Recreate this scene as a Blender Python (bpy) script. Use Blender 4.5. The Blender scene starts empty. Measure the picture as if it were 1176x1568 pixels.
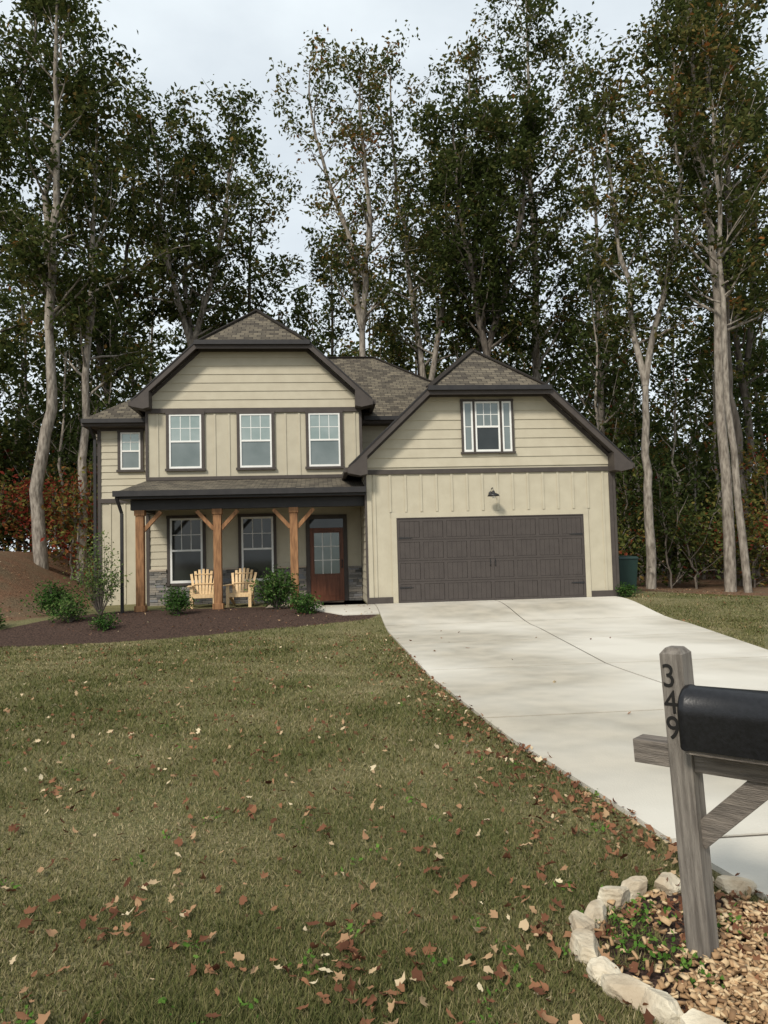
import bpy, math, random
import numpy as np
from mathutils import Vector, Matrix
random.seed(3); RS=np.random.RandomState(5)
scene=bpy.context.scene
COL=scene.collection
scene.view_settings.view_transform='Standard'
scene.view_settings.look='None'; scene.view_settings.exposure=0

# ------------------------------------------------------------ materials
def nodes(m):
    m.use_nodes=True
    return m.node_tree.nodes,m.node_tree.links
def mat(name,c1,c2=None,rough=.8,scale=8,bump=0,bscale=None,metal=0,stretch=(1,1,1),detail=6,spec=.3,c3=None,s3=.7):
    m=bpy.data.materials.new(name); n,l=nodes(m)
    b=n['Principled BSDF']; b.inputs['Roughness'].default_value=rough
    b.inputs['Metallic'].default_value=metal
    b.inputs['Specular IOR Level'].default_value=spec
    c2=c2 or tuple(x*.85 for x in c1)
    tc=n.new('ShaderNodeTexCoord'); mp=n.new('ShaderNodeMapping'); mp.inputs['Scale'].default_value=stretch
    l.new(tc.outputs['Object'],mp.inputs['Vector'])
    nz=n.new('ShaderNodeTexNoise'); nz.inputs['Scale'].default_value=scale; nz.inputs['Detail'].default_value=detail
    l.new(mp.outputs[0],nz.inputs['Vector'])
    r=n.new('ShaderNodeValToRGB'); r.color_ramp.elements[0].position=.35; r.color_ramp.elements[1].position=.65
    r.color_ramp.elements[0].color=(*c1,1); r.color_ramp.elements[1].color=(*c2,1)
    l.new(nz.outputs['Fac'],r.inputs[0]); out=r.outputs[0]
    if c3:
        n3=n.new('ShaderNodeTexNoise'); n3.inputs['Scale'].default_value=s3; n3.inputs['Detail'].default_value=4
        l.new(tc.outputs['Object'],n3.inputs['Vector'])
        r3=n.new('ShaderNodeValToRGB'); r3.color_ramp.elements[0].position=.42; r3.color_ramp.elements[1].position=.62
        l.new(n3.outputs['Fac'],r3.inputs[0])
        mx=n.new('ShaderNodeMixRGB'); l.new(r3.outputs[0],mx.inputs[0]); l.new(out,mx.inputs[1]); mx.inputs[2].default_value=(*c3,1); out=mx.outputs[0]
    l.new(out,b.inputs['Base Color'])
    if bump:
        bn=n.new('ShaderNodeTexNoise'); bn.inputs['Scale'].default_value=bscale or scale*4; bn.inputs['Detail'].default_value=8
        l.new(mp.outputs[0],bn.inputs['Vector'])
        bp=n.new('ShaderNodeBump'); bp.inputs['Strength'].default_value=bump; bp.inputs['Distance'].default_value=.02
        l.new(bn.outputs['Fac'],bp.inputs['Height']); l.new(bp.outputs[0],b.inputs['Normal'])
    return m
def ramp_mat(name,stops,rough=.8,trans=0,spec=.2,bump=0):
    """colour from the per-face 'rnd' attribute"""
    m=bpy.data.materials.new(name); n,l=nodes(m)
    b=n['Principled BSDF']; b.inputs['Roughness'].default_value=rough; b.inputs['Specular IOR Level'].default_value=spec
    at=n.new('ShaderNodeAttribute'); at.attribute_name='rnd'
    r=n.new('ShaderNodeValToRGB'); cr=r.color_ramp
    while len(cr.elements)<len(stops): cr.elements.new(.5)
    for e,(p,c) in zip(cr.elements,stops): e.position=p; e.color=(*c,1)
    l.new(at.outputs['Fac'],r.inputs[0]); l.new(r.outputs[0],b.inputs['Base Color'])
    if bump:
        tc=n.new('ShaderNodeTexCoord'); bn=n.new('ShaderNodeTexNoise'); bn.inputs['Scale'].default_value=30; bn.inputs['Detail'].default_value=8
        l.new(tc.outputs['Object'],bn.inputs['Vector']); bp=n.new('ShaderNodeBump'); bp.inputs['Strength'].default_value=bump; bp.inputs['Distance'].default_value=.02
        l.new(bn.outputs['Fac'],bp.inputs['Height']); l.new(bp.outputs[0],b.inputs['Normal'])
    if trans:
        d=n.new('ShaderNodeBsdfDiffuse'); l.new(r.outputs[0],d.inputs[0])
        t=n.new('ShaderNodeBsdfTranslucent'); l.new(r.outputs[0],t.inputs[0])
        mx=n.new('ShaderNodeMixShader'); mx.inputs[0].default_value=trans
        l.new(d.outputs[0],mx.inputs[1]); l.new(t.outputs[0],mx.inputs[2]); l.new(mx.outputs[0],n['Material Output'].inputs[0]); n.remove(b)
    return m

M={}
M['siding']=mat('cream_siding',(.465,.425,.325),(.425,.385,.292),.7,3,.08,60)
M['trim']=mat('taupe_trim',(.068,.057,.050),(.055,.046,.041),.6,5)
M['dark']=mat('dark_fascia',(.022,.021,.022),(.03,.028,.028),.5,5)
M['white']=mat('white_vinyl',(.75,.75,.72),(.7,.7,.67),.4,5)
M['gdoor']=mat('garage_door_paint',(.070,.060,.055),(.062,.053,.049),.6,4,.05,80,spec=.2)
M['gline']=mat('garage_door_groove',(.028,.024,.022),None,.7,4)
M['black']=mat('black_metal',(.012,.012,.013),(.018,.018,.019),.45,20,spec=.5)
M['cedar']=mat('cedar_post',(.32,.165,.075),(.17,.082,.036),.65,6,.25,30,stretch=(4,4,.6))
M['door']=mat('stained_door',(.17,.062,.032),(.10,.036,.019),.4,5,stretch=(4,4,.5))
M['chair']=mat('chair_wood',(.72,.52,.30),(.6,.42,.22),.6,9,stretch=(3,3,1))
M['mat']=mat('door_mat',(.06,.045,.035),None,.95,30)
M['slab']=mat('porch_concrete',(.42,.35,.27),(.35,.30,.24),.85,4,.1)
M['conc']=mat('driveway_concrete',(.44,.40,.325),(.335,.31,.255),.85,2.2,.25,70,detail=13,c3=(.60,.57,.50),s3=.28)  # pale c3 noise: stain variation, also a sun spot painted into the colour
M['joint']=mat('joint_dirt',(.10,.085,.065),None,.9,10)
M['greywood']=mat('weathered_wood',(.24,.215,.185),(.12,.105,.09),.85,9,.6,45,stretch=(7,7,.5))
M['greywoodx']=mat('weathered_wood_beam',(.22,.19,.16),(.11,.095,.082),.85,9,.6,45,stretch=(.6,7,7))
M['mbox']=mat('mailbox_black',(.006,.006,.007),(.010,.010,.012),.30,60,.04,120,spec=.4)
M['digit']=mat('digit_metal',(.015,.014,.013),None,.5,30)
M['rock']=mat('limestone',(.66,.60,.47),(.50,.44,.33),.9,9,.9,18,c3=(.38,.31,.22),s3=5)
M['bark_l']=mat('bark_pale',(.32,.285,.24),(.13,.11,.09),.95,5,.8,9,stretch=(2.5,2.5,.7))
M['bark_d']=mat('bark_dark',(.17,.145,.12),(.075,.062,.05),.95,4,.7,9,stretch=(2.5,2.5,.6))
M['bin']=mat('bin_plastic',(.015,.035,.03),None,.5,5)
M['stone']=ramp_mat('stacked_stone',[(0,(.08,.078,.075)),(.4,(.17,.165,.155)),(.75,(.28,.25,.21)),(1,(.17,.18,.20))],.85,bump=.6)
M['leaf']=ramp_mat('tree_leaves',[(0,(.034,.048,.015)),(.35,(.062,.080,.024)),(.62,(.115,.118,.040)),(.8,(.19,.135,.045)),(1,(.27,.105,.032))],.6,.38,.25)
M['leafu']=ramp_mat('undergrowth_leaves',[(0,(.030,.042,.015)),(.5,(.070,.092,.028)),(.74,(.16,.16,.045)),(.88,(.22,.105,.035)),(1,(.22,.045,.03))],.6,.4,.25)
M['shrub']=ramp_mat('shrub_leaves',[(0,(.02,.05,.012)),(.6,(.06,.12,.03)),(1,(.16,.20,.07))],.5,.25,.3)
M['grass']=ramp_mat('grass_blades',[(0,(.055,.068,.023)),(.40,(.125,.128,.048)),(.70,(.22,.19,.092)),(1,(.40,.335,.20))],.7,.2,.2)
M['weed']=ramp_mat('weed_leaves',[(0,(.05,.12,.02)),(1,(.13,.23,.045))],.5,.25,.3)
M['fallen']=ramp_mat('fallen_leaves',[(0,(.07,.032,.02)),(.3,(.15,.068,.04)),(.6,(.25,.125,.068)),(.82,(.38,.26,.15)),(1,(.65,.56,.38))],.7,.1,.3)
M['chips']=ramp_mat('wood_chips',[(0,(.18,.105,.055)),(.5,(.40,.255,.135)),(1,(.60,.46,.28))],.8,bump=.3)
M['glass_u']=mat('window_glass_upper',(.33,.38,.36),(.24,.30,.28),.06,1.5,spec=.8,metal=.35)  # lighter base colour paints the sky's reflection into the upper sash
M['glass_l']=mat('window_screen_lower',(.19,.22,.215),(.14,.17,.165),.15,1.5,spec=.7,metal=.3)
M['glass_d']=mat('window_glass_dark',(.035,.04,.04),(.02,.025,.025),.05,1.5,spec=.6,metal=.2)

def shingle():
    m=bpy.data.materials.new('asphalt_shingles'); n,l=nodes(m); b=n['Principled BSDF']; b.inputs['Roughness'].default_value=.95; b.inputs['Specular IOR Level'].default_value=.15
    uv=n.new('ShaderNodeUVMap'); uv.uv_map='UVMap'
    br=n.new('ShaderNodeTexBrick'); br.inputs['Scale'].default_value=1; br.inputs['Brick Width'].default_value=.24; br.inputs['Row Height'].default_value=.14; br.inputs['Mortar Size'].default_value=.008
    br.inputs['Color1'].default_value=(.165,.145,.112,1); br.inputs['Color2'].default_value=(.07,.062,.052,1); br.inputs['Mortar'].default_value=(.03,.026,.023,1); br.inputs['Bias'].default_value=0
    l.new(uv.outputs[0],br.inputs['Vector'])
    nz=n.new('ShaderNodeTexNoise'); nz.inputs['Scale'].default_value=4.2; nz.inputs['Detail'].default_value=8; l.new(uv.outputs[0],nz.inputs['Vector'])
    mx=n.new('ShaderNodeMixRGB'); mx.blend_type='MULTIPLY'; mx.inputs[0].default_value=.6
    l.new(br.outputs[0],mx.inputs[1])
    r=n.new('ShaderNodeValToRGB'); r.color_ramp.elements[0].position=.3;r.color_ramp.elements[1].position=.7; r.color_ramp.elements[0].color=(.55,.55,.55,1); r.color_ramp.elements[1].color=(1.2,1.15,1.05,1)
    l.new(nz.outputs['Fac'],r.inputs[0]); l.new(r.outputs[0],mx.inputs[2]); l.new(mx.outputs[0],b.inputs['Base Color'])
    bp=n.new('ShaderNodeBump'); bp.inputs['Distance'].default_value=.02; bp.inputs['Strength'].default_value=.6; l.new(br.outputs['Fac'],bp.inputs['Height']); bp.invert=True; l.new(bp.outputs[0],b.inputs['Normal'])
    return m
M['shingle']=shingle()

# ------------------------------------------------------------ mesh builder
class MB:
    def __init__(s,mats): s.v=[];s.f=[];s.m=[];s.r=[];s.uv=[];s.mats=mats
    def face(s,pts,mi=0,r=None,uv=None):
        k=len(s.v); s.v+= [tuple(p) for p in pts]; s.f.append(tuple(range(k,k+len(pts)))); s.m.append(mi); s.r.append(random.random() if r is None else r); s.uv.append(uv)
    def hexa(s,p,mi=0):
        r=random.random()
        for q in ((0,3,2,1),(4,5,6,7),(0,1,5,4),(1,2,6,5),(2,3,7,6),(3,0,4,7)): s.face([p[i] for i in q],mi,r)
    def box(s,x0,x1,y0,y1,z0,z1,mi=0):
        s.hexa([(x0,y0,z0),(x1,y0,z0),(x1,y1,z0),(x0,y1,z0),(x0,y0,z1),(x1,y0,z1),(x1,y1,z1),(x0,y1,z1)],mi)
    def beam(s,p0,p1,w,t,up=(0,1,0),mi=0):
        p0=Vector(p0);p1=Vector(p1);d=(p1-p0).normalized();a=d.cross(Vector(up)).normalized()*w/2;b=a.cross(d).normalized()*t/2
        s.hexa([p0-a-b,p0+a-b,p0+a+b,p0-a+b,p1-a-b,p1+a-b,p1+a+b,p1-a+b],mi)
    def prism(s,poly,y0,y1,mi=0):
        a=[(x,y0,z) for x,z in poly];b=[(x,y1,z) for x,z in poly];r=random.random()
        s.face(a,mi,r);s.face(b[::-1],mi,r);n=len(poly)
        for i in range(n): s.face([a[i],b[i],b[(i+1)%n],a[(i+1)%n]],mi,r)
    def tube(s,pts,rad,n=10,mi=0,cap=True):
        rings=[];P=[Vector(p) for p in pts]
        for i,p in enumerate(P):
            d=(P[min(i+1,len(P)-1)]-P[max(i-1,0)]).normalized(); a=d.orthogonal().normalized() if abs(d.z)<.9 else d.cross(Vector((0,1,0))).normalized(); b=d.cross(a)
            rr=rad[i] if hasattr(rad,'__len__') else rad
            rings.append([p+(a*math.cos(2*math.pi*k/n)+b*math.sin(2*math.pi*k/n))*rr for k in range(n)])
        for i in range(len(P)-1):
            for k in range(n): s.face([rings[i][k],rings[i][(k+1)%n],rings[i+1][(k+1)%n],rings[i+1][k]],mi,.5)
        if cap: s.face(rings[0],mi);s.face(rings[-1],mi)
    def make(s,name,parent=None,bevel=0,loc=None,rotz=None,smooth=False):
        me=bpy.data.meshes.new(name); me.from_pydata(s.v,[],s.f)
        for m in s.mats: me.materials.append(M[m])
        me.polygons.foreach_set('material_index',s.m)
        a=me.attributes.new('rnd','FLOAT','FACE'); a.data.foreach_set('value',s.r)
        if any(u is not None for u in s.uv):
            ul=me.uv_layers.new(name='UVMap')
            for p,u in zip(me.polygons,s.uv):
                if u:
                    for li,c in zip(p.loop_indices,u): ul.data[li].uv=c
        if bevel or smooth:
            import bmesh
            bm=bmesh.new();bm.from_mesh(me);bmesh.ops.remove_doubles(bm,verts=bm.verts,dist=1e-5);bm.to_mesh(me);bm.free()
        if smooth: me.polygons.foreach_set('use_smooth',[True]*len(me.polygons))
        o=bpy.data.objects.new(name,me);COL.objects.link(o)
        if bevel:
            md=o.modifiers.new('bevel','BEVEL');md.width=bevel;md.segments=2;md.limit_method='ANGLE'
        if parent: o.parent=parent
        if loc: o.location=loc
        if rotz is not None: o.rotation_euler=(0,0,rotz)
        return o
def empty(name,loc=(0,0,0),rz=0):
    e=bpy.data.objects.new(name,None);COL.objects.link(e);e.location=loc;e.rotation_euler=(0,0,rz);return e

def poly_mesh(name,V,F,mi,rnd,mats,k=4,parent=None,smooth_idx=None):
    me=bpy.data.meshes.new(name);nF=len(F)
    me.vertices.add(len(V));me.vertices.foreach_set('co',np.asarray(V,np.float32).ravel())
    me.loops.add(nF*k);me.loops.foreach_set('vertex_index',np.asarray(F,np.int32).ravel())
    me.polygons.add(nF);me.polygons.foreach_set('loop_start',np.arange(0,nF*k,k,dtype=np.int32));me.polygons.foreach_set('loop_total',np.full(nF,k,np.int32))
    me.polygons.foreach_set('material_index',np.asarray(mi,np.int32))
    if smooth_idx is not None: me.polygons.foreach_set('use_smooth',smooth_idx)
    me.update(calc_edges=True)
    a=me.attributes.new('rnd','FLOAT','FACE');a.data.foreach_set('value',np.asarray(rnd,np.float32))
    for m in mats: me.materials.append(M[m])
    o=bpy.data.objects.new(name,me);COL.objects.link(o)
    if parent:o.parent=parent
    return o

# ------------------------------------------------------------ terrain
def ss(t): t=np.clip(t,0,1);return t*t*(3-2*t)
def zg(x,y):
    x=np.asarray(x,float);y=np.asarray(y,float)
    z=-.05*ss((y-4)/6)+.32*ss((y-15.2)/3.4)
    z=z+1.75*ss((-6.9-x)/4.0)*ss((y-17.3)/5.5)
    z=z+.03*np.sin(x*.7+1)*np.sin(y*.5)*ss((np.abs(x-4.4)-4.5)/3)*ss((y-3)/4)
    z=z-.25*ss((x-9)/5)*ss((y-14)/6)
    return z
def bedfront(x): return np.interp(x,[-30,-14,-6.2,-2.6,.1,1.36],[13,14.2,15.0,15.8,16.5,16.95])
def XL(y): return np.interp(y,[-6,2,3.1,3.73,4.76,6.08,9.5,14.5,17,18.95],[2.5,2.0,1.92,1.80,1.69,1.53,1.38,1.36,1.36,1.36])
def XR(y): return np.interp(y,[-6,3,10,15,18.95],[7.5,6.4,6.5,7.6,7.7])
xs=np.concatenate([np.array([-400,-250,-150,-90,-60,-42,-32,-25,-20]),np.arange(-17,17.01,.2),np.array([20,25,32,42,60,90,150,250,400])])
ys=np.concatenate([np.array([-300,-150,-70,-30,-15,-8,-4,-2]),np.arange(-1,30.01,.2),np.array([32,35,40,50,65,90,140,220,400])])
X,Y=np.meshgrid(xs,ys);Z=zg(X,Y)
nx,ny=len(xs),len(ys)
idx=np.arange(nx*ny).reshape(ny,nx)
F=np.stack([idx[:-1,:-1],idx[:-1,1:],idx[1:,1:],idx[1:,:-1]],-1).reshape(-1,4)
V=np.stack([X,Y,Z],-1).reshape(-1,3)
M['ground']=None
gm=bpy.data.materials.new('ground_mix');n,l=nodes(gm);b=n['Principled BSDF'];b.inputs['Roughness'].default_value=.95;b.inputs['Specular IOR Level'].default_value=.1
tc=n.new('ShaderNodeTexCoord')
def nz(scale,det=6,a=.35,bb=.65,ca=(0,0,0),cb=(1,1,1)):
    t=n.new('ShaderNodeTexNoise');t.inputs['Scale'].default_value=scale;t.inputs['Detail'].default_value=det;l.new(tc.outputs['Object'],t.inputs['Vector'])
    r=n.new('ShaderNodeValToRGB');r.color_ramp.elements[0].position=a;r.color_ramp.elements[1].position=bb;r.color_ramp.elements[0].color=(*ca,1);r.color_ramp.elements[1].color=(*cb,1);l.new(t.outputs['Fac'],r.inputs[0]);return r.outputs[0]
def mix(f,a_,b_):
    m_=n.new('ShaderNodeMixRGB');l.new(f,m_.inputs[0]);l.new(a_,m_.inputs[1]);l.new(b_,m_.inputs[2]);return m_.outputs[0]
lawn=mix(nz(.9,5),nz(45,8,.3,.7,(.06,.068,.026),(.175,.168,.075)),nz(60,8,.3,.7,(.10,.095,.042),(.27,.23,.13)))
mulch=nz(28,10,.35,.7,(.026,.018,.015),(.115,.072,.055))
forest=mix(nz(1.1,6),nz(16,10,.3,.7,(.07,.036,.022),(.25,.14,.085)),nz(22,10,.35,.7,(.07,.05,.03),(.22,.16,.10)))
def att(nm):
    a=n.new('ShaderNodeAttribute');a.attribute_name=nm
    t=n.new('ShaderNodeTexNoise');t.inputs['Scale'].default_value=4;t.inputs['Detail'].default_value=6;l.new(tc.outputs['Object'],t.inputs['Vector'])
    s=n.new('ShaderNodeMath');s.operation='ADD';l.new(a.outputs['Fac'],s.inputs[0])
    q=n.new('ShaderNodeMath');q.operation='MULTIPLY_ADD';l.new(t.outputs['Fac'],q.inputs[0]);q.inputs[1].default_value=.5;q.inputs[2].default_value=-.25
    l.new(q.outputs[0],s.inputs[1]);r=n.new('ShaderNodeMapRange');r.inputs[1].default_value=.4;r.inputs[2].default_value=.6;l.new(s.outputs[0],r.inputs[0]);return r.outputs[0]
c=mix(att('forest'),lawn,forest);c=mix(att('mulch'),c,mulch);l.new(c,b.inputs['Base Color'])
bn=n.new('ShaderNodeTexNoise');bn.inputs['Scale'].default_value=35;bn.inputs['Detail'].default_value=8;l.new(tc.outputs['Object'],bn.inputs['Vector'])
bp=n.new('ShaderNodeBump');bp.inputs['Strength'].default_value=.9;bp.inputs['Distance'].default_value=.04;l.new(bn.outputs['Fac'],bp.inputs['Height']);l.new(bp.outputs[0],b.inputs['Normal'])
M['ground']=gm
g=poly_mesh('ground',V,F,np.zeros(len(F)),np.zeros(len(F)),['ground'],smooth_idx=np.ones(len(F),bool))
def sd(v,w=.3): return np.clip(.5+v/w*.5,0,1)
mul=sd(Y-bedfront(X))*sd(1.3-X)*sd(np.where(X<-5.3,np.interp(X,[-14,-7,-5.3],[16.0,16.9,19.5]),19.6)-Y)
ring=sd(.52-np.hypot((X-1.47)/1.0,(Y-2.8)/1.02),.15)
mul=np.maximum(mul,ring*.95)
fo=np.maximum(sd(Y-27,2)*1.0,sd(-6.6-X,1)*sd(Y-17.6,.8))
fo=np.maximum(fo,sd(X-9.6,1.5)*sd(Y-20.5,1.5)); fo=np.maximum(fo,sd(np.abs(X)-22,4))
for nm,arr in (('mulch',mul),('forest',fo)):
    a=g.data.attributes.new(nm,'FLOAT','POINT');a.data.foreach_set('value',arr.astype(np.float32).ravel())

# driveway slabs
def patch(mb,fx0,fx1,y0,y1,off=.03,nxs=5,step=.4,mi=0,skirt=.1):
    yy=np.linspace(y0,y1,max(2,int((y1-y0)/step)+1))
    P=[[ (lambda x:(x,y,float(zg(4.4,y) if 1<x<8 else zg(x,y))+off))(fx0(y)+(fx1(y)-fx0(y))*i/(nxs-1)) for i in range(nxs)] for y in yy]
    for j in range(len(yy)-1):
        for i in range(nxs-1): mb.face([P[j][i],P[j][i+1],P[j+1][i+1],P[j+1][i]],mi,.5)
    per=P[0]+[r[-1] for r in P[1:]]+P[-1][::-1][1:]+[r[0] for r in P[::-1][1:]]
    for a_,b_ in zip(per,per[1:]): mb.face([a_,b_,(b_[0],b_[1],b_[2]-skirt),(a_[0],a_[1],a_[2]-skirt)],mi,.5)
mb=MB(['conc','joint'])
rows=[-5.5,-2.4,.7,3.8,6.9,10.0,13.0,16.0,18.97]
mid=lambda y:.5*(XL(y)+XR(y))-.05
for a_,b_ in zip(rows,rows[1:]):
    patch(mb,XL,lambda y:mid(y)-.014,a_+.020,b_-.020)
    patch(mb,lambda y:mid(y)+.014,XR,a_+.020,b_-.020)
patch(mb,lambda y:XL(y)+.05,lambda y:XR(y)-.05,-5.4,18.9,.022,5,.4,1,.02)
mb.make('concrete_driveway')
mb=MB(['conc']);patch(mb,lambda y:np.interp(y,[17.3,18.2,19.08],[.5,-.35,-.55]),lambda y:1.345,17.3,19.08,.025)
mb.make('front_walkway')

# ------------------------------------------------------------ house
H=empty('suburban_house')
# walls
mb=MB(['siding'])
GX0,GX1,GC=1.205,7.73,4.455
mb.prism([(GX0,.0),(GX1,.0),(GX1,4.0),(GC+1.5,5.66),(GC-1.5,5.66),(GX0,4.0)],19.0,25.9)
UX0,UX1,UC=-4.83,1.25,-1.79
mb.prism([(UX0,.0),(UX1-.06,.0),(UX1-.06,3.5),(UX1,3.5),(UX1,6.0),(UC+1.45,7.52),(UC-1.45,7.52),(UX0,6.0)],21.3,26.5)
mb.box(-6.52,5.6,22.6,29.5,0,5.62)
mb.make('walls',H)
# roofs
def uvof(pts):
    P=[Vector(p) for p in pts];nn=(P[1]-P[0]).cross(P[2]-P[0]).normalized()
    if nn.z<0: nn=-nn
    h=Vector((0,0,1)).cross(nn)
    h=h.normalized() if h.length>1e-4 else Vector((1,0,0));s_=nn.cross(h)
    return [(p.dot(h),p.dot(s_)) for p in P]
def rface(mb,pts,th=.10):
    P=[Vector(p) for p in pts];nn=(P[1]-P[0]).cross(P[2]-P[0])
    if nn.z<0: P=P[::-1]
    mb.face(P,0,.5,uvof(P))
    D=[p-Vector((0,0,th)) for p in P];mb.face(D[::-1],1,.5)
    for i in range(len(P)):
        j=(i+1)%len(P);mb.face([P[i],D[i],D[j],P[j]],1,.5)
def clipgable(mb,cx,half,ze,zr,yf,yb,ch,hr):
    s=(zr-ze)/half;zc=zr-s*ch
    for k in (-1,1): rface(mb,[(cx+k*half,yf,ze),(cx+k*ch,yf,zc),(cx,yf+hr,zr),(cx,yb-hr,zr),(cx+k*ch,yb,zc),(cx+k*half,yb,ze)])
    rface(mb,[(cx-ch,yf,zc),(cx+ch,yf,zc),(cx,yf+hr,zr)]);rface(mb,[(cx-ch,yb,zc),(cx+ch,yb,zc),(cx,yb-hr,zr)])
    # fascia boards
    y0,y1=yf-.035,yf-.003
    w=.20
    pl=lambda a,b_:mb.prism([a,b_,(b_[0],b_[1]-w),(a[0],a[1]-w)],y0,y1,2)
    for k in (-1,1):
        pl((cx+k*half,ze+.0),(cx+k*ch,zc+.0))
        # thin drip edge
        mb.prism([(cx+k*half,ze+.02),(cx+k*ch,zc+.02),(cx+k*ch,zc-.025),(cx+k*half,ze-.025)],y0-.02,y0-.002,3)
        # boxed return
        xi=cx+k*(half-.48)
        mb.prism([(cx+k*(half+.02),ze-.02),(xi,ze+s*.46-.16),(xi,ze-.20),(cx+k*(half-.30),ze-.24),(cx+k*(half+.02),ze-.17)],y0-.012,yf+.42,2)
        # gutters along the side eaves
        a=cx+k*half;b_=cx+k*(half+.11);mb.box(min(a,b_),max(a,b_),yf+.05,yb-.05,ze-.14,ze-.02,2)
    pl((cx-ch-.0,zc),(cx+ch,zc));mb.box(cx-ch-.04,cx+ch+.04,y0-.09,y0-.004,zc-.10,zc+.02,3)
mb=MB(['shingle','trim','trim','dark'])
clipgable(mb,GC,3.70,3.80,7.32,18.6,26.2,1.58,1.95)
clipgable(mb,UC,3.36,6.02,9.15,20.9,28.0,1.58,1.7)
# main hip
x0,x1,y0,y1,ze,zr=-6.88,5.97,22.2,29.94,5.75,8.6;rx0,rx1,ry=-3.0,2.1,26.07
for p in ([(x0,y0,ze),(x1,y0,ze),(rx1,ry,zr),(rx0,ry,zr)],[(x0,y1,ze),(x1,y1,ze),(rx1,ry,zr),(rx0,ry,zr)],[(x0,y0,ze),(x0,y1,ze),(rx0,ry,zr)],[(x1,y0,ze),(x1,y1,ze),(rx1,ry,zr)]): rface(mb,p)
mb.box(x0,x1,y0-.03,y0-.002,ze-.2,ze-.0,2);mb.box(x0-.03,x0-.002,y0-.03,y1,ze-.2,ze-.0,2)
mb.box(x0,-4.9,y0-.14,y0-.032,ze-.13,ze-.01,3);mb.box(1.4,x1,y0-.14,y0-.032,ze-.13,ze-.01,3)
mb.box(x0+.02,x1-.02,y0,y0+.42,ze-.22,ze-.205,2)
# porch shed roof
rface(mb,[(-5.02,18.92,3.30),(1.2,18.92,3.30),(1.2,21.3,3.80),(-4.86,21.3,3.80)],.09)
mb.box(-5.02,1.2,18.87,18.915,3.10,3.28,3);mb.box(-5.10,1.2,18.76,18.866,3.16,3.30,3)
mb.prism([(-5.0,3.1),(1.19,3.1),(1.19,3.13),(-5.0,3.13)],18.93,21.28,1)
mb.face([(-5.0,18.93,3.12),(-5.0,21.3,3.12),(-4.87,21.3,3.72),(-5.0,18.93,3.22)],1)
mb.make('roof',H)
# ridge caps
mb=MB(['shingle'])
for a_,b_ in (((GC,20.55,7.33),(GC,24.2,7.33)),((UC,22.6,9.16),(UC,26.3,9.16)),((-3,26.07,8.61),(2.1,26.07,8.61)),((2.1,26.07,8.61),(5.97,22.2,5.76)),
  ((GC-1.58,18.6,5.83),(GC,20.55,7.34)),((GC+1.58,18.6,5.83),(GC,20.55,7.34)),((UC-1.58,20.9,7.69),(UC,22.6,9.17)),((UC+1.58,20.9,7.69),(UC,22.6,9.17))):
    mb.beam(a_,b_,.20,.035,(0,0,1))
mb.make('ridge_caps',H)

# lap siding (front facing)
def lap(mb,y,z0,z1,fl,fr,e=.21):
    z=z0
    while z<z1-.02:
        zt=min(z+e,z1)
        a,b_,c_,d=(fl(z),y-.026,z),(fr(z),y-.026,z),(fr(zt),y-.006,zt),(fl(zt),y-.006,zt)
        mb.face([a,b_,c_,d],0,.5);mb.face([(fl(z),y,z),(fr(z),y,z),b_,a],0,.5);z=zt
mb=MB(['siding'])
def gl(cx,w,wall,sl,zr): return (lambda z:max(cx-wall,cx-(zr-z)/sl)),(lambda z:min(cx+wall,cx+(zr-z)/sl))
sG=(7.32-3.80)/3.70;fl,fr=gl(GC,3.0,3.26,sG,7.32-.12);lap(mb,19.0,3.80,5.66,fl,fr,.245)
sU=(9.15-6.02)/3.36;fl,fr=gl(UC,3.0,3.04,sU,9.15-.12);lap(mb,21.3,5.86,7.52,fl,fr,.245)
lap(mb,22.6,3.42,5.6,lambda z:-6.52,lambda z:-4.86,.2)
lap(mb,22.6,3.42,5.6,lambda z:1.3,lambda z:5.6,.2)
lap(mb,21.3,1.2,3.1,lambda z:-4.83,lambda z:1.18,.2)
# garage left side wall
z=.32
while z<3.7:
    a,b_,c_,d=(GX0-.026,19.02,z),(GX0-.026,21.27,z),(GX0-.006,21.27,z+.2),(GX0-.006,19.02,z+.2)
    mb.face([b_,a,d,c_],0,.5);mb.face([a,b_,(GX0,21.27,z),(GX0,19.02,z)],0,.5);z+=.2
mb.make('lap_siding',H)
# battens
mb=MB(['siding'])
def bat(x,y,z0,z1): mb.box(x-.028,x+.028,y-.022,y+.001,z0,z1)
x=GX0+.22
while x<GX1-.1:
    if 1.80<x<7.12: bat(x,19.0,2.64,3.62)
    else: bat(x,19.0,.45,3.62)
    x+=.405
x=UX0+.3
while x<UX1-.1:
    if min(abs(x-c_) for c_ in (-3.75,-1.77,.19))>.60: bat(x,21.3,3.9,5.70)
    x+=.40
x=-6.2
while x<-4.9: bat(x,22.6,.3,3.28);x+=.42
# cream door casing
mb.box(1.84,1.975,18.965,19.0,.3,2.62);mb.box(6.935,7.07,18.965,19.0,.3,2.62);mb.box(1.84,7.07,18.963,19.0,2.485,2.62)
mb.box(GX0+.02,GX0+.14,18.972,19.0,.45,3.62)
mb.make('board_and_batten',H)
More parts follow.
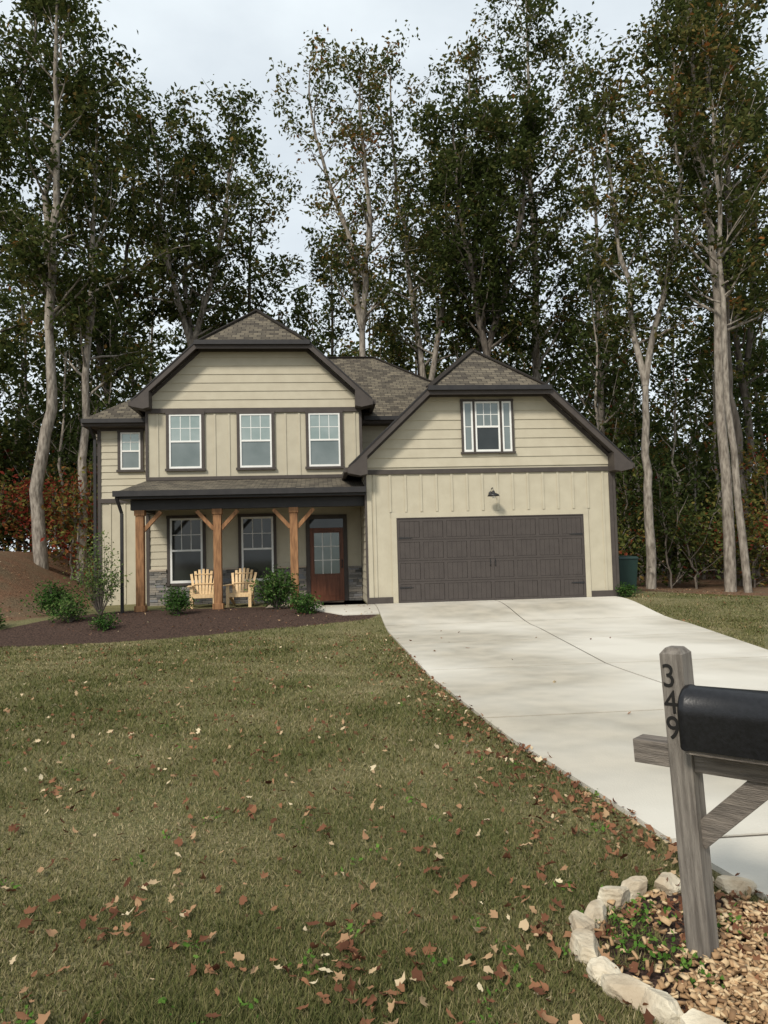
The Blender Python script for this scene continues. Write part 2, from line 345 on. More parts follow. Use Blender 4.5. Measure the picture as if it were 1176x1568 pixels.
# trim boards
mb=MB(['trim','dark'])
mb.box(GX0-.03,GX1+.03,18.955,19.0,3.62,3.74)
mb.box(1.976,2.0,18.957,19.0,.3,2.484);mb.box(6.91,6.934,18.957,19.0,.3,2.484);mb.box(2.0,6.91,18.957,19.0,2.46,2.484)
mb.box(GX0-.03,1.838,18.95,19.0,.25,.46);mb.box(7.072,GX1+.03,18.95,19.0,.25,.46)
mb.box(GX0-.035,GX0+.018,18.96,19.06,.46,3.62);mb.box(GX1-.06,GX1+.035,18.957,19.05,.46,3.62)
mb.box(UX0-.02,UX1+.02,21.25,21.3,5.72,5.85);mb.box(UX0-.02,UX1+.02,21.25,21.3,3.80,3.9)
mb.box(UX0-.03,UX0+.04,21.255,21.35,3.9,5.72);mb.box(UX1-.05,UX1+.03,21.255,21.35,3.9,5.72)
mb.box(-6.55,-4.83,22.55,22.6,3.29,3.42);mb.box(-6.56,-6.46,22.553,22.65,.2,5.5);mb.box(-6.5,-4.83,22.556,22.6,5.45,5.58)
mb.box(-4.86,-4.76,21.25,21.35,.27,3.1)
# frieze under gable rakes
for cx,half,zr,s,y,ch in ((GC,3.26,7.32-.14,sG,19.0,1.5),(UC,3.04,9.15-.14,sU,21.3,1.5)):
    for k in (-1,1):
        a=(cx+k*half,zr-s*half);b_=(cx+k*ch,zr-s*ch);mb.prism([a,b_,(b_[0],b_[1]-.12),(a[0],a[1]-.12)],y-.04,y,0)
    mb.box(cx-ch,cx+ch,y-.043,y,zr-s*ch-.12,zr-s*ch+.05)
# downspouts
mb.box(-6.66,-6.58,22.5,22.58,.4,5.2,1);mb.beam((-6.62,22.54,5.2),(-6.72,22.2,5.6),.08,.07,mi=1)
mb.box(-4.98,-4.91,19.0,19.08,.1,2.75,1);mb.beam((-4.945,19.04,2.75),(-5.02,18.82,3.15),.07,.07,mi=1)
mb.box(GX1+.04,GX1+.11,18.95,19.03,.3,3.6,0)
mb.make('trim',H,bevel=.004)
# windows
def window(cx,y,z0,z1,w,cols=3,gu='glass_u',glw='glass_l',tr=.085,split=True,fullgrid=False,wf=.045):
    mb=MB(['trim','white',gu,glw]);h=w/2
    mb.box(cx-h-tr,cx-h,y-.045,y,z0,z1,0);mb.box(cx+h,cx+h+tr,y-.045,y,z0,z1,0)
    mb.box(cx-h-tr-.01,cx+h+tr+.01,y-.05,y,z1,z1+tr,0);mb.box(cx-h-tr-.03,cx+h+tr+.03,y-.07,y,z0-tr*.8,z0,0)
    for a_,b_,c_,d in ((cx-h,cx-h+wf,z0,z1),(cx+h-wf,cx+h,z0,z1),(cx-h+wf,cx+h-wf,z1-wf,z1),(cx-h+wf,cx+h-wf,z0,z0+wf+.015)): mb.box(a_,b_,y-.04,y,c_,d,1)
    zm=(z0+z1)/2
    if split:
        mb.box(cx-h+wf,cx+h-wf,y-.037,y,zm-.025,zm+.025,1)
        mb.box(cx-h+wf,cx+h-wf,y-.020,y-.0,zm+.025,z1-wf,2);mb.box(cx-h+wf,cx+h-wf,y-.012,y-.0,z0+wf,zm-.025,3)
        g0=zm+.025
    else:
        mb.box(cx-h+wf,cx+h-wf,y-.016,y,z0+wf,z1-wf,2);g0=z0+wf
    for i in range(1,cols):
        xx=cx-h+wf+(w-2*wf)*i/cols;mb.box(xx-.009,xx+.009,y-.027,y-.02 if split else y-.016,g0,z1-wf,1)
    zz=(g0+z1-wf)/2;mb.box(cx-h+wf,cx+h-wf,y-.0262,y-.0165,zz-.009,zz+.009,1)
    mb.make('window',H)
for cx in (-3.75,-1.77,.19): window(cx,21.277,4.13,5.68,.90)
for cx in (-3.75,-1.77): window(cx,21.27,.90,2.72,.90,gu='glass_d',glw='glass_d',wf=.055)
window(-5.59,22.57,4.28,5.40,.58,cols=2)
window(4.445,18.975,4.17,5.50,.66,cols=3,tr=.05,glw='glass_d',gu='glass_l');window(3.93,18.973,4.17,5.50,.25,cols=1,split=False,tr=.06,gu='glass_l');window(4.96,18.973,4.17,5.50,.25,cols=1,split=False,tr=.06,gu='glass_l')
# front door
mb=MB(['trim','door','glass_l','white','black','glass_d'])
mb.box(-.40,-.29,21.24,21.3,.27,2.62);mb.box(.67,.78,21.24,21.3,.27,2.62);mb.box(-.40,.78,21.235,21.3,2.62,2.74)
mb.box(-.29,.67,21.27,21.3,2.36,2.62,5)
mb.box(-.29,.67,21.255,21.3,2.32,2.36,1);mb.box(-.29,.67,21.262,21.3,.27,2.32,1)
mb.box(-.17,.55,21.25,21.262,1.05,2.22,2)
for xx in (.07,.31): mb.box(xx-.012,xx+.012,21.243,21.25,1.05,2.22,3)
for zz in (1.44,1.83): mb.box(-.17,.55,21.2435,21.2505,zz-.012,zz+.012,3)
for q in ((-.20,-.17,1.02,2.25),(.55,.58,1.02,2.25),(-.17,.55,2.22,2.25),(-.17,.55,1.02,1.05)): mb.box(q[0],q[1],21.246,21.262,q[2],q[3],1)
for a_,b_ in ((-.16,.16),(.22,.54)): mb.box(a_,b_,21.252,21.262,.42,.90,1)
mb.tube([(.62,21.2,1.2),(.62,21.2,1.45)],.012,8,4);mb.box(.60,.64,21.21,21.262,1.22,1.25,4);mb.box(.60,.64,21.21,21.262,1.40,1.43,4)
mb.make('front_door',H,bevel=.004)
# garage door: 4 sections, each 8 recessed carriage style panels
mb=MB(['gline','gdoor','black'])
mb.box(2.0,6.91,18.975,19.0,.29,2.46,0)
W=4.91;sh=2.15/4
for r_ in range(4):
    z0=.30+r_*sh
    mb.box(2.0,6.91,18.962,18.976,z0+.004,z0+.055,1);mb.box(2.0,6.91,18.962,18.976,z0+sh-.06,z0+sh-.004,1)
    for c_ in range(8):
        xa=2.0+W*c_/8;xb=xa+W/8
        mb.box(xa,xa+.045,18.962,18.976,z0+.055,z0+sh-.06,1);mb.box(xb-.045,xb,18.962,18.976,z0+.055,z0+sh-.06,1)
        for q in range(4):
            pa=xa+.052+(W/8-.104)*q/4;pb=pa+(W/8-.104)/4-.006;mb.box(pa,pb,18.968,18.9765,z0+.062,z0+sh-.067,1)
for zz in (.30+sh*.5+.12,.30+3*sh+.05):
    for k,xe in ((1,2.02),(-1,6.89)):
        mb.prism([(xe,zz-.022),(xe+k*.30,zz-.012),(xe+k*.36,zz),(xe+k*.30,zz+.012),(xe,zz+.022)],18.952,18.963,2)
for xx in (4.39,4.52):
    mb.tube([(xx,18.955,1.19),(xx,18.925,1.22),(xx,18.925,1.36),(xx,18.955,1.39)],.009,8,2)
mb.make('garage_door',H)
# barn light
mb=MB(['black','white']);lx,lz=4.47,3.0
mb.tube([(lx,18.99,lz+.08),(lx,18.96,lz+.08)],.05,16);mb.tube([(lx,18.97,lz+.08),(lx,18.85,lz+.20),(lx,18.72,lz+.20),(lx,18.66,lz+.11)],.012,8)
mb.tube([(lx,18.66,lz+.12),(lx,18.66,lz+.07),(lx,18.66,lz+.03),(lx,18.66,lz-.02)],[.03,.045,.13,.16],20);mb.tube([(lx,18.66,lz-.01),(lx,18.66,lz-.07)],[.04,.03],12,1)
mb.make('barn_light',H,smooth=True)
# stone wainscot
mb=MB(['stone']);z=.27
def blocked(xa,xb,za,zb):
    for p,q,r_,s_ in ((-4.29,-3.21,.80,3),(-2.31,-1.23,.80,3),(-.41,.79,0,3)):
        if xb>p and xa<q and zb>r_ and za<s_: return (p,q)
    return None
while z<1.24:
    hh=random.uniform(.045,.085);x=-4.76
    while x<1.17:
        w=random.uniform(.12,.42);xb=min(x+w,1.18);bl=blocked(x,xb,z,z+hh)
        if bl:
            if x<bl[0]-.03: mb.box(x,bl[0],21.235-random.random()*.02,21.3,z,z+hh-.006)
            x=bl[1];continue
        mb.box(x,xb-.006,21.22-random.random()*.028,21.3,z,z+hh-.006);x=xb
    z+=hh
mb.make('stone_wainscot',H,bevel=.004)
mb=MB(['slab'])
for a_,b_ in ((-4.76,-4.3),(-3.2,-2.32),(-1.22,-.41)): mb.box(a_,b_,21.17,21.3,1.245,1.30)
mb.make('stone_cap',H,bevel=.004)
# porch
mb=MB(['slab']);mb.box(-4.85,1.2,19.1,21.3,-.1,.27);mb.make('porch_slab',H,bevel=.01)
mb=MB(['mat']);mb.box(-.25,.63,20.5,21.05,.272,.292);mb.make('doormat',H,bevel=.004)
mb=MB(['dark']);mb.box(-4.78,1.19,19.22,19.42,2.84,3.09);mb.box(-4.78,-4.6,19.42,21.3,2.84,3.09);mb.make('porch_beam',H,bevel=.005)
mb=MB(['cedar'])
for px in (-4.56,-2.62,-.67):
    mb.box(px-.10,px+.10,19.22,19.42,.27,2.84)
    mb.box(px-.135,px+.135,19.185,19.455,.27,.42);mb.box(px-.125,px+.125,19.195,19.445,2.70,2.838)
    for k in (-1,1):
        if px<-4 and k==-1: continue
        mb.beam((px+k*.09,19.32,2.32),(px+k*.52,19.32,2.80),.10,.10)
mb.make('porch_posts',H,bevel=.006)

# ------------------------------------------------------------ adirondack chairs
def chair(x,y,rz):
    mb=MB(['chair'])
    for i in range(6):
        yy=-.28+i*.09;mb.box(-.27,.27,yy,yy+.075,.36-.02*i,.38-.02*i)
    for i in range(7):
        xx=-.255+i*.085;t=(i-3)/3;top=1.02-.13*t*t
        mb.beam((xx*.85,.16,.24),(xx*1.25,.46,top),.068,.02,(0,1,0))
    mb.beam((-.26,.30,.62),(.26,.30,.62),.06,.03,(0,0,1));mb.beam((-.24,.40,.88),(.24,.40,.88),.05,.03,(0,0,1))
    for k in (-1,1):
        mb.box(k*.33-.065,k*.33+.065,-.36,.36,.57,.592)
        mb.box(k*.29-.04,k*.29+.04,-.30,-.265,0,.57)
        mb.beam((k*.27,-.28,.34),(k*.27,.48,.03),.10,.025,(1,0,0));mb.beam((k*.27,.30,.05),(k*.27,.30,.58),.06,.025,(1,0,0))
    mb.box(-.27,.27,-.305,-.285,.27,.36)
    mb.make('adirondack_chair',bevel=.004,loc=(x,y,.272),rotz=rz)
chair(-3.10,19.95,.12);chair(-2.12,20.0,-.10)
# ------------------------------------------------------------ trash bin
mb=MB(['bin','black'])
mb.hexa([(-.24,-.27,.06),(.24,-.27,.06),(.24,.27,.06),(-.24,.27,.06),(-.30,-.35,.98),(.30,-.35,.98),(.30,.35,.98),(-.30,.35,.98)])
mb.hexa([(-.32,-.38,.98),(.32,-.38,.98),(.32,.38,.98),(-.32,.38,.98),(-.28,-.34,1.05),(.28,-.34,1.05),(.28,.30,1.08),(-.28,.30,1.08)])
mb.box(-.31,.31,.36,.42,.90,.94)
for k in (-1,1): mb.tube([(k*.24,.27,.12),(k*.29,.27,.12)],.12,16,1)
mb.make('trash_bin',bevel=.02,loc=(8.5,20.3,float(zg(8.5,20.3))),rotz=.1)

# ------------------------------------------------------------ mailbox
mbx=empty('mailbox',(1.408,2.77,0));mbx.rotation_euler=(Matrix.Rotation(math.radians(-2.7),3,'Y')@Matrix.Rotation(math.radians(-50.3),3,'Z')).to_euler()
hw=.0445
mb=MB(['greywood']);mb.box(-hw,hw,-hw,hw,-.2,1.145)
mb.hexa([(-hw,-hw,1.145),(hw,-hw,1.145),(hw,hw,1.145),(-hw,hw,1.145),(-hw+.018,-hw+.018,1.168),(hw-.018,-hw+.018,1.168),(hw-.018,hw-.018,1.168),(-hw+.018,hw-.018,1.168)])
mb.make('post',mbx,bevel=.003)
mb=MB(['greywoodx']);mb.box(-.20,-hw,-.019,.0695,.705,.797);mb.box(hw,.60,-.03,.0585,.705,.797)
mb.beam((hw-.02,.005,.45),(.315,.005,.725),.085,.04,(0,1,0));mb.make('arm',mbx,bevel=.003)
mb=MB(['greywoodx']);mb.box(.06,.55,-.125,.03,.799,.815);mb.make('mounting_board',mbx)
mb=MB(['mbox']);w=.083;cy=-.055
prof=[(-w,.817),(-w,.94)]+[(-w*math.cos(t),.94+.095*math.sin(t)) for t in np.linspace(0.15,math.pi-.15,15)]+[(w,.94),(w,.817)]
L0,L1=.047,.545
def ring_(x,s=1.0,dz=0): return [(x,cy+p*s,.925+(q-.925)*s) for p,q in prof]
st=[(L0,.0),(L0,.93),(L0+.006,1.0),(L0+.016,1.03),(L0+.028,1.03),(L0+.034,1.0),(L1-.05,1.0),(L1-.045,1.035),(L1-.005,1.035),(L1,.97),(L1+.003,0)]
R=[ring_(x,s) for x,s in st]
for a_,b_ in zip(R,R[1:]):
    k=len(a_)
    for i in range(k): mb.face([a_[i],a_[(i+1)%k],b_[(i+1)%k],b_[i]],0,.5)
o=mb.make('box',mbx,smooth=True)
md=o.modifiers.new('es','EDGE_SPLIT');md.split_angle=math.radians(40)
def digit(ch,z):
    cu=bpy.data.curves.new('digit','FONT');cu.body=ch;cu.size=.125;cu.extrude=.0015;cu.align_x='CENTER'
    o=bpy.data.objects.new('tmp',cu);COL.objects.link(o);dg=bpy.context.evaluated_depsgraph_get()
    me=bpy.data.meshes.new_from_object(o.evaluated_get(dg));bpy.data.objects.remove(o)
    me.materials.clear();me.materials.append(M['digit'])
    q=bpy.data.objects.new('house_number_'+ch,me);COL.objects.link(q);q.parent=mbx;q.location=(-.014,-hw-.002,z);q.rotation_euler=(math.radians(90),0,0);q.scale=(.9,1,1)
digit('3',1.022);digit('4',.923);digit('9',.825)

# ------------------------------------------------------------ stone ring
def rock(x,y,s,k):
    import bmesh
    bm=bmesh.new();bmesh.ops.create_icosphere(bm,subdivisions=4,radius=1)
    rr=np.random.RandomState(k);pl=[(Vector(rr.normal(size=3)).normalized(),rr.uniform(.55,.82)) for _ in range(12)]+[(Vector((rr.normal()*.1,rr.normal()*.1,1)).normalized(),.6)]
    for v in bm.verts:
        for nn,d in pl:
            t=v.co.dot(nn)
            if t>d: v.co-=nn*(t-d)
        v.co*=1+.02*math.sin(v.co.x*17+k)*math.sin(v.co.y*13)+.015*math.sin(v.co.z*23+k*2)
    return bm
pts=[(1.83,3.28),(1.68,3.33),(1.52,3.34),(1.37,3.29),(1.23,3.22),(1.11,3.11),(1.02,2.98),(.985,2.83),(1.0,2.69),(1.04,2.56),(1.09,2.44),(1.19,2.33),(1.33,2.25),(1.49,2.21),(1.66,2.24),(1.79,2.34)]
import bmesh
bmR=bmesh.new()
for i,(x,y) in enumerate(pts):
    b2=rock(x,y,1,i+10);nxt=pts[min(i+1,len(pts)-1)];prv=pts[max(i-1,0)];ang=math.atan2(nxt[1]-prv[1],nxt[0]-prv[0])
    L=random.uniform(.088,.118);wd=random.uniform(.055,.075);hz=random.uniform(.055,.085)
    T=Matrix.Translation((x+random.uniform(-.012,.012),y+random.uniform(-.012,.012),.022))@Matrix.Rotation(ang+random.uniform(-.25,.25),4,'Z')@Matrix.Rotation(random.uniform(-.2,.2),4,'X')@Matrix.Diagonal((L,wd,hz,1))
    bmesh.ops.transform(b2,matrix=T,verts=b2.verts);me=bpy.data.meshes.new('t');b2.to_mesh(me);bmR.from_mesh(me)
me=bpy.data.meshes.new('stone_border');bmR.to_mesh(me);me.materials.append(M['rock']);o=bpy.data.objects.new('stone_border',me);COL.objects.link(o)

# ------------------------------------------------------------ small scattered things
def inring(x,y,r=.50): return np.hypot(x-1.47,y-2.8)<r
def ondrive(x,y): return (x>XL(y)-.01)&(x<XR(y)+.01)&(y<19)
def orient(N,rng,flat=0.0):
    nrm=rng.normal(size=(N,3));nrm[:,2]=np.abs(nrm[:,2])+flat;nrm/=np.linalg.norm(nrm,axis=1)[:,None]
    a=rng.normal(size=(N,3));u=np.cross(nrm,a);u/=np.linalg.norm(u,axis=1)[:,None];v=np.cross(nrm,u);return nrm,u,v
# wood chips
rng=np.random.RandomState(9);N=5200
an=rng.uniform(0,6.283,N);rr=np.sqrt(rng.uniform(0,1,N))*.47;cx=1.47+rr*np.cos(an);cy_=2.8+rr*np.sin(an)
keep=(rng.uniform(size=N)<np.clip(.10+1.7*(cx-1.40)+1.6*(2.85-cy_),.05,1))&(cx<XL(cy_)+.0);cx=cx[keep];cy_=cy_[keep];N=len(cx)
nr,u,v=orient(N,rng,1.2);ctr=np.stack([cx,cy_,.012+rng.uniform(0,.03,N)],1)
lu=rng.uniform(.007,.019,N)[:,None];lv=rng.uniform(.005,.012,N)[:,None];th=.0035
P=[ctr-u*lu-v*lv-nr*th,ctr+u*lu-v*lv-nr*th,ctr+u*lu+v*lv-nr*th,ctr-u*lu+v*lv-nr*th,ctr-u*lu-v*lv+nr*th,ctr+u*lu-v*lv+nr*th,ctr+u*lu+v*lv+nr*th,ctr-u*lu+v*lv+nr*th]
V=np.stack(P,1).reshape(-1,3);base=(np.arange(N)*8)[:,None,None];Fq=np.array([(0,3,2,1),(4,5,6,7),(0,1,5,4),(1,2,6,5),(2,3,7,6),(3,0,4,7)])[None]+base
poly_mesh('wood_chips',V,Fq.reshape(-1,4),np.zeros(N*6),np.repeat(rng.uniform(size=N),6),['chips'])
# fallen leaves (lobed, curled, each outline jittered)
def leaves_obj(name,cx,cy_,size,z,rng,matn='fallen',rn=None,flat=1.0):
    N=len(cx);nr,u,v=orient(N,rng,flat);c0=np.stack([cx,cy_,z],1)
    out=[(1,0),(.62,.30),(.48,.55),(.05,.40),(-.25,.58),(-.55,.26),(-1,.03),(-.55,-.24),(-.3,-.52),(.05,-.40),(.42,-.58),(.62,-.26)]
    curl=rng.uniform(-.2,1.3,N)[:,None];curl2=rng.uniform(-.5,.9,N)[:,None]
    wsc=rng.uniform(.45,1.1,N)[:,None];asym=rng.uniform(-.3,.3,N)[:,None]
    V=[c0]
    for a_,b_ in out:
        j=rng.uniform(.65,1.2,(N,1));a2=a_*j;b2=b_*j
        V.append(c0+u*((a2+asym*b2)*size[:,None]*.5)+v*(b2*size[:,None]*.6*wsc)+nr*(size[:,None]*(curl*.5*b2*b2+.25*curl2*a2*a2+rng.normal(0,.03,(N,1)))))
    V=np.stack(V,1).reshape(-1,3);base=(np.arange(N)*13)[:,None,None]
    F=np.array([(0,1+i,1+(i+1)%12) for i in range(12)])[None]+base
    rn=rng.uniform(size=N) if rn is None else rn
    return poly_mesh(name,V,F.reshape(-1,3),np.zeros(N*12),np.repeat(rn,12),[matn],k=3)
rng=np.random.RandomState(21);cx=[];cy_=[]
def add(x,y): cx.append(np.atleast_1d(x));cy_.append(np.atleast_1d(y))
yy=np.exp(rng.uniform(math.log(2.1),math.log(15.5),1500));add(rng.uniform(-1.0,.55,1500)*yy,yy)
yy=np.sqrt(rng.uniform(4.5**2,15**2,1300));add(rng.uniform(-.75,.2,1300)*yy,yy)
for (px,py,s,k) in ((.10,2.85,.13,50),(-.35,3.05,.12,12),(-.75,3.35,.12,20),(-.85,3.7,.15,14),(.85,3.0,.13,26),(.72,2.75,.1,16),(1.2,3.9,.2,40),(1.4,4.4,.17,46),(.25,2.6,.12,14),(1.15,4.9,.25,26),(1.3,5.6,.2,34),(1.25,6.8,.25,28),(1.6,3.25,.2,24),(1.35,2.9,.18,36),(1.6,3.05,.15,50),(1.75,3.0,.12,34),(.9,3.3,.2,16),(-.6,4.6,.25,22),(-1.6,5.4,.3,20),(.3,4.1,.3,20),(-2.4,7.5,.4,26),(.2,6.5,.4,24)):
    add(rng.normal(px,s,k),rng.normal(py,s,k))
yy=3.6+11*rng.beta(1.0,1.9,560);add(XL(yy)-np.abs(rng.normal(0,.22,560)),yy)
cx=np.concatenate(cx);cy_=np.concatenate(cy_);ok=(~ondrive(cx-.06,cy_))|(rng.uniform(size=len(cx))<.035);cx=[cx[ok]];cy_=[cy_[ok]]
add(rng.uniform(-6,1.2,200),rng.uniform(16,19,200));add(rng.uniform(7.8,14,900),rng.uniform(10,24,900));add(rng.uniform(-14,-6.8,900),rng.uniform(17.5,24,900))
cx=np.concatenate(cx);cy_=np.concatenate(cy_)
zz=np.where(ondrive(cx,cy_),zg(4.4,cy_)+.038,zg(cx,cy_)+.026+rng.uniform(0,.010,len(cx)))
size=rng.uniform(.028,.076,len(cx))
leaves_obj('fallen_leaves',cx,cy_,size,zz,rng,rn=np.clip(rng.beta(1.4,1.5,len(cx)),0,1))
# grass
rng=np.random.RandomState(33);N=500000
yy=np.exp(rng.uniform(math.log(1.9),math.log(17.5),N));xx=rng.uniform(-.85,.62,N)*yy
k=rng.uniform(size=N)<.04; yy[k]=rng.uniform(9,20,k.sum()); xx[k]=rng.uniform(7.8,13,k.sum())
ringd=np.hypot(xx-1.47,yy-2.8)
ok=(~ondrive(xx+.015,yy))&((ringd>.485)|((xx<1.32)&(yy>2.72)&(rng.uniform(size=N)<.35)))&((yy<bedfront(xx)+.0)|(xx>7))
xx=xx[ok];yy=yy[ok];N=len(xx)
sc=np.clip(yy/4.2,1,3.2);pn=np.sin(xx*2.1+np.sin(yy*1.7)*1.3)*np.sin(yy*1.9+xx*.6)+.6*np.sin(xx*5.3+yy*3.1)*np.sin(yy*6.1-xx*2)+.6*np.sin(xx*.8+yy*.45)*np.sin(yy*.7-xx*.35+1)
hh=rng.uniform(.014,.036,N)*(1+.22*pn)*np.minimum(sc,1.5)**.6;wd=rng.uniform(.0016,.0032,N)*sc*1.15
an=rng.uniform(0,6.283,N);ln=rng.uniform(.2,1.4,N)*hh;a2=an+rng.uniform(.9,2.2,N)
z=zg(xx,yy)
B=np.stack([xx,yy,z-.002],1);s=np.stack([np.cos(a2)*wd,np.sin(a2)*wd,0*wd],1);tip=B+np.stack([np.cos(an)*ln,np.sin(an)*ln,hh],1)
V=np.stack([B-s,B+s,tip],1).reshape(-1,3);F=np.arange(3*N).reshape(-1,3)
rn=np.clip(.46-.15*pn+rng.normal(0,.21,N),0,1)
poly_mesh('lawn_grass',V,F,np.zeros(N),rn,['grass'],k=3)
# weeds
rng=np.random.RandomState(44);cx=[];cy_=[];zz=[]
for (px,py,s,k) in [(1.2,3.02,.06,60),(1.28,2.75,.07,70),(1.15,2.85,.05,50),(1.35,3.1,.07,50),(1.62,2.95,.06,36),(1.75,2.75,.05,40),(1.3,2.6,.04,30)]+[(rng.uniform(-.5,.45)*yq,yq,.03,8) for yq in np.exp(rng.uniform(math.log(2.3),math.log(9),60))]:
    if px>float(XL(py))-.05: continue
    cx.append(rng.normal(px,s,k));cy_.append(rng.normal(py,s,k));zz.append(zg(px,py)+.015+rng.uniform(0,.04,k))
cx=np.concatenate(cx);leaves_obj('lawn_weeds',cx,np.concatenate(cy_),rng.uniform(.016,.036,len(cx)),np.concatenate(zz),rng,'weed',flat=.4)

# ------------------------------------------------------------ trees
def tubeq(path,rad,n,V,F,mi,rn):
    base=len(V)
    for i in range(len(path)):
        d=np.array(path[min(i+1,len(path)-1)])-np.array(path[max(i-1,0)]);d=d/(np.linalg.norm(d)+1e-9)
        a=np.cross(d,(0.31,.95,0.02));a/=np.linalg.norm(a)+1e-9;b_=np.cross(d,a)
        for k in range(n):
            t=2*math.pi*k/n;V.append(np.array(path[i])+(a*math.cos(t)+b_*math.sin(t))*rad[i])
    for i in range(len(path)-1):
        for k in range(n):
            F.append((base+i*n+k,base+i*n+(k+1)%n,base+(i+1)*n+(k+1)%n,base+(i+1)*n+k));mi.append(0);rn.append(.5)
def leafcloud(cent,sig,per,size,rng,crn):
    C=np.repeat(cent,per,0);S=np.repeat(sig,per,0)[:,None];N=len(C)
    off=rng.normal(size=(N,3))*S*np.array([1,1,.75]);c=C+off
    nr,u,v=orient(N,rng,.3);sz=(size*rng.uniform(.6,1.4,N))[:,None]
    V=np.stack([c-u*sz*.6,c-v*sz*.33+nr*sz*.1,c+u*sz*.6,c+v*sz*.33+nr*sz*.1],1).reshape(-1,3)
    rn=np.clip(np.repeat(crn,per)+rng.normal(0,.13,N),0,1);return V,rn
def grow(rng,x,y,h,r,cb,nl,trunk_r,lean,fork,V,F,mi,rn,twigs=3):
    z0=float(zg(x,y))-.2;cl=[]
    def leader(p0,p1,r0,r1,t0,bow):
        n=12;path=[];ra=[];wob=rng.normal(0,.014*h,2);w2=rng.normal(0,.06,(n+1,2))
        for i in range(n+1):
            t=i/n;p=p0*(1-t)+p1*t;s=math.sin(t*math.pi)
            p=p+np.array([wob[0]*s*math.sin(t*5)+bow[0]*s+w2[i][0]*s,wob[1]*s*math.cos(t*4)+bow[1]*s+w2[i][1]*s,0]);path.append(p);ra.append(r0*(1-t)**.8+r1)
        return path,ra
    base=np.array([x,y,z0]);top=base+np.array([lean[0],lean[1],h])
    leaders=[]
    if fork:
        ft=rng.uniform(.32,.48);fp=base+(top-base)*ft;tr,ra=leader(base,fp,trunk_r*.45,trunk_r*.62,0,(0,0));tubeq(tr,ra,8,V,F,mi,rn)
        az=rng.uniform(0,6.28)
        for q in range(fork):
            a=az+q*6.283/fork;e=top+np.array([math.cos(a),math.sin(a)*.8,0])*r*.55+np.array([0,0,-rng.uniform(0,.12)*h])
            pa,ra=leader(fp,e,trunk_r*.6,.02,ft,(math.cos(a)*.3,math.sin(a)*.3));tubeq(pa,ra,7,V,F,mi,rn);leaders.append((pa,ra,max(0,(cb-ft)/(1-ft)),.68))
    else:
        pa,ra=leader(base,top,trunk_r,.02,0,(0,0));tubeq(pa,ra,8,V,F,mi,rn);leaders.append((pa,ra,cb,1))
    for pa,ra,c0,sc in leaders:
        m=int(nl*(.65 if len(leaders)>1 else 1))
        for q in range(m):
            t=c0+(0.985-c0)*((q+rng.uniform(0,1))/m);k=t*(len(pa)-1);i=min(int(k),len(pa)-2);f=k-i
            p=pa[i]*(1-f)+pa[i+1]*f;rad=ra[i]*(1-f)+ra[i+1]*f
            tt=(t-c0)/(1-c0);L=r*sc*(.45+.75*math.sin(math.pi*min(1,.22+tt*.72)))*rng.uniform(.65,1.2)
            az=q*2.4+rng.uniform(-.5,.5);el=math.radians(rng.uniform(18,50)+20*tt)
            path=[p];d=np.array([math.cos(az)*math.cos(el),math.sin(az)*math.cos(el),math.sin(el)]);n=5
            for j in range(n):
                d=d+np.array([rng.normal(0,.14),rng.normal(0,.14),.06+rng.normal(0,.09)]);d/=np.linalg.norm(d);path.append(path[-1]+d*L/n)
            lr=[max(rad*.48*(1-j/(n+.3)),.012) for j in range(n+1)];tubeq(path,lr,5,V,F,mi,rn)
            cl.append((path[-1],.31));cl.append((path[-2],.30));cl.append((path[-3],.27))
            for w in range(twigs):
                j=rng.randint(1,n+1);d2=d+rng.normal(0,.75,3);d2/=np.linalg.norm(d2);l2=L*rng.uniform(.25,.5)
                q0=path[j];q1=q0+d2*l2*.5+np.array([0,0,.05]);q2=q0+d2*l2+np.array([0,0,rng.uniform(-.1,.2)])
                tubeq([q0,q1,q2],[.018,.012,.006],3,V,F,mi,rn);cl.append((q2,.28))
        cl.append((pa[-1],.4))
    return cl
def tree(name,x,y,h,r,cb,nl,trunk_r,seed,lean=(0,0),fork=0,per=60,size=.17,tone=.35,bark='bark_l',dens=1.0):
    rng=np.random.RandomState(seed);V=[];F=[];mi=[];rn=[]
    cl=grow(rng,x,y,h,r,cb,nl,trunk_r,lean,fork,V,F,mi,rn)
    cl=[c for c in cl if rng.uniform()<dens]
    cent=np.array([c[0] for c in cl]);sig=np.array([c[1] for c in cl])*rng.uniform(.7,1.3,len(cl))
    crn=np.clip(tone+rng.normal(0,.15,len(cl)),0,1)
    lv,lr=leafcloud(cent,sig,per,size,rng,crn)
    nb=len(V);nF=len(F);nL=len(lr);V=np.concatenate([np.array(V),lv]);F=np.concatenate([np.array(F),nb+np.arange(4*nL).reshape(-1,4)])
    sm=np.zeros(nF+nL,bool);sm[:nF]=True
    poly_mesh(name,V,F,np.concatenate([np.zeros(nF),np.ones(nL)]),np.concatenate([np.array(rn),lr]),[bark,'leaf'],smooth_idx=sm)
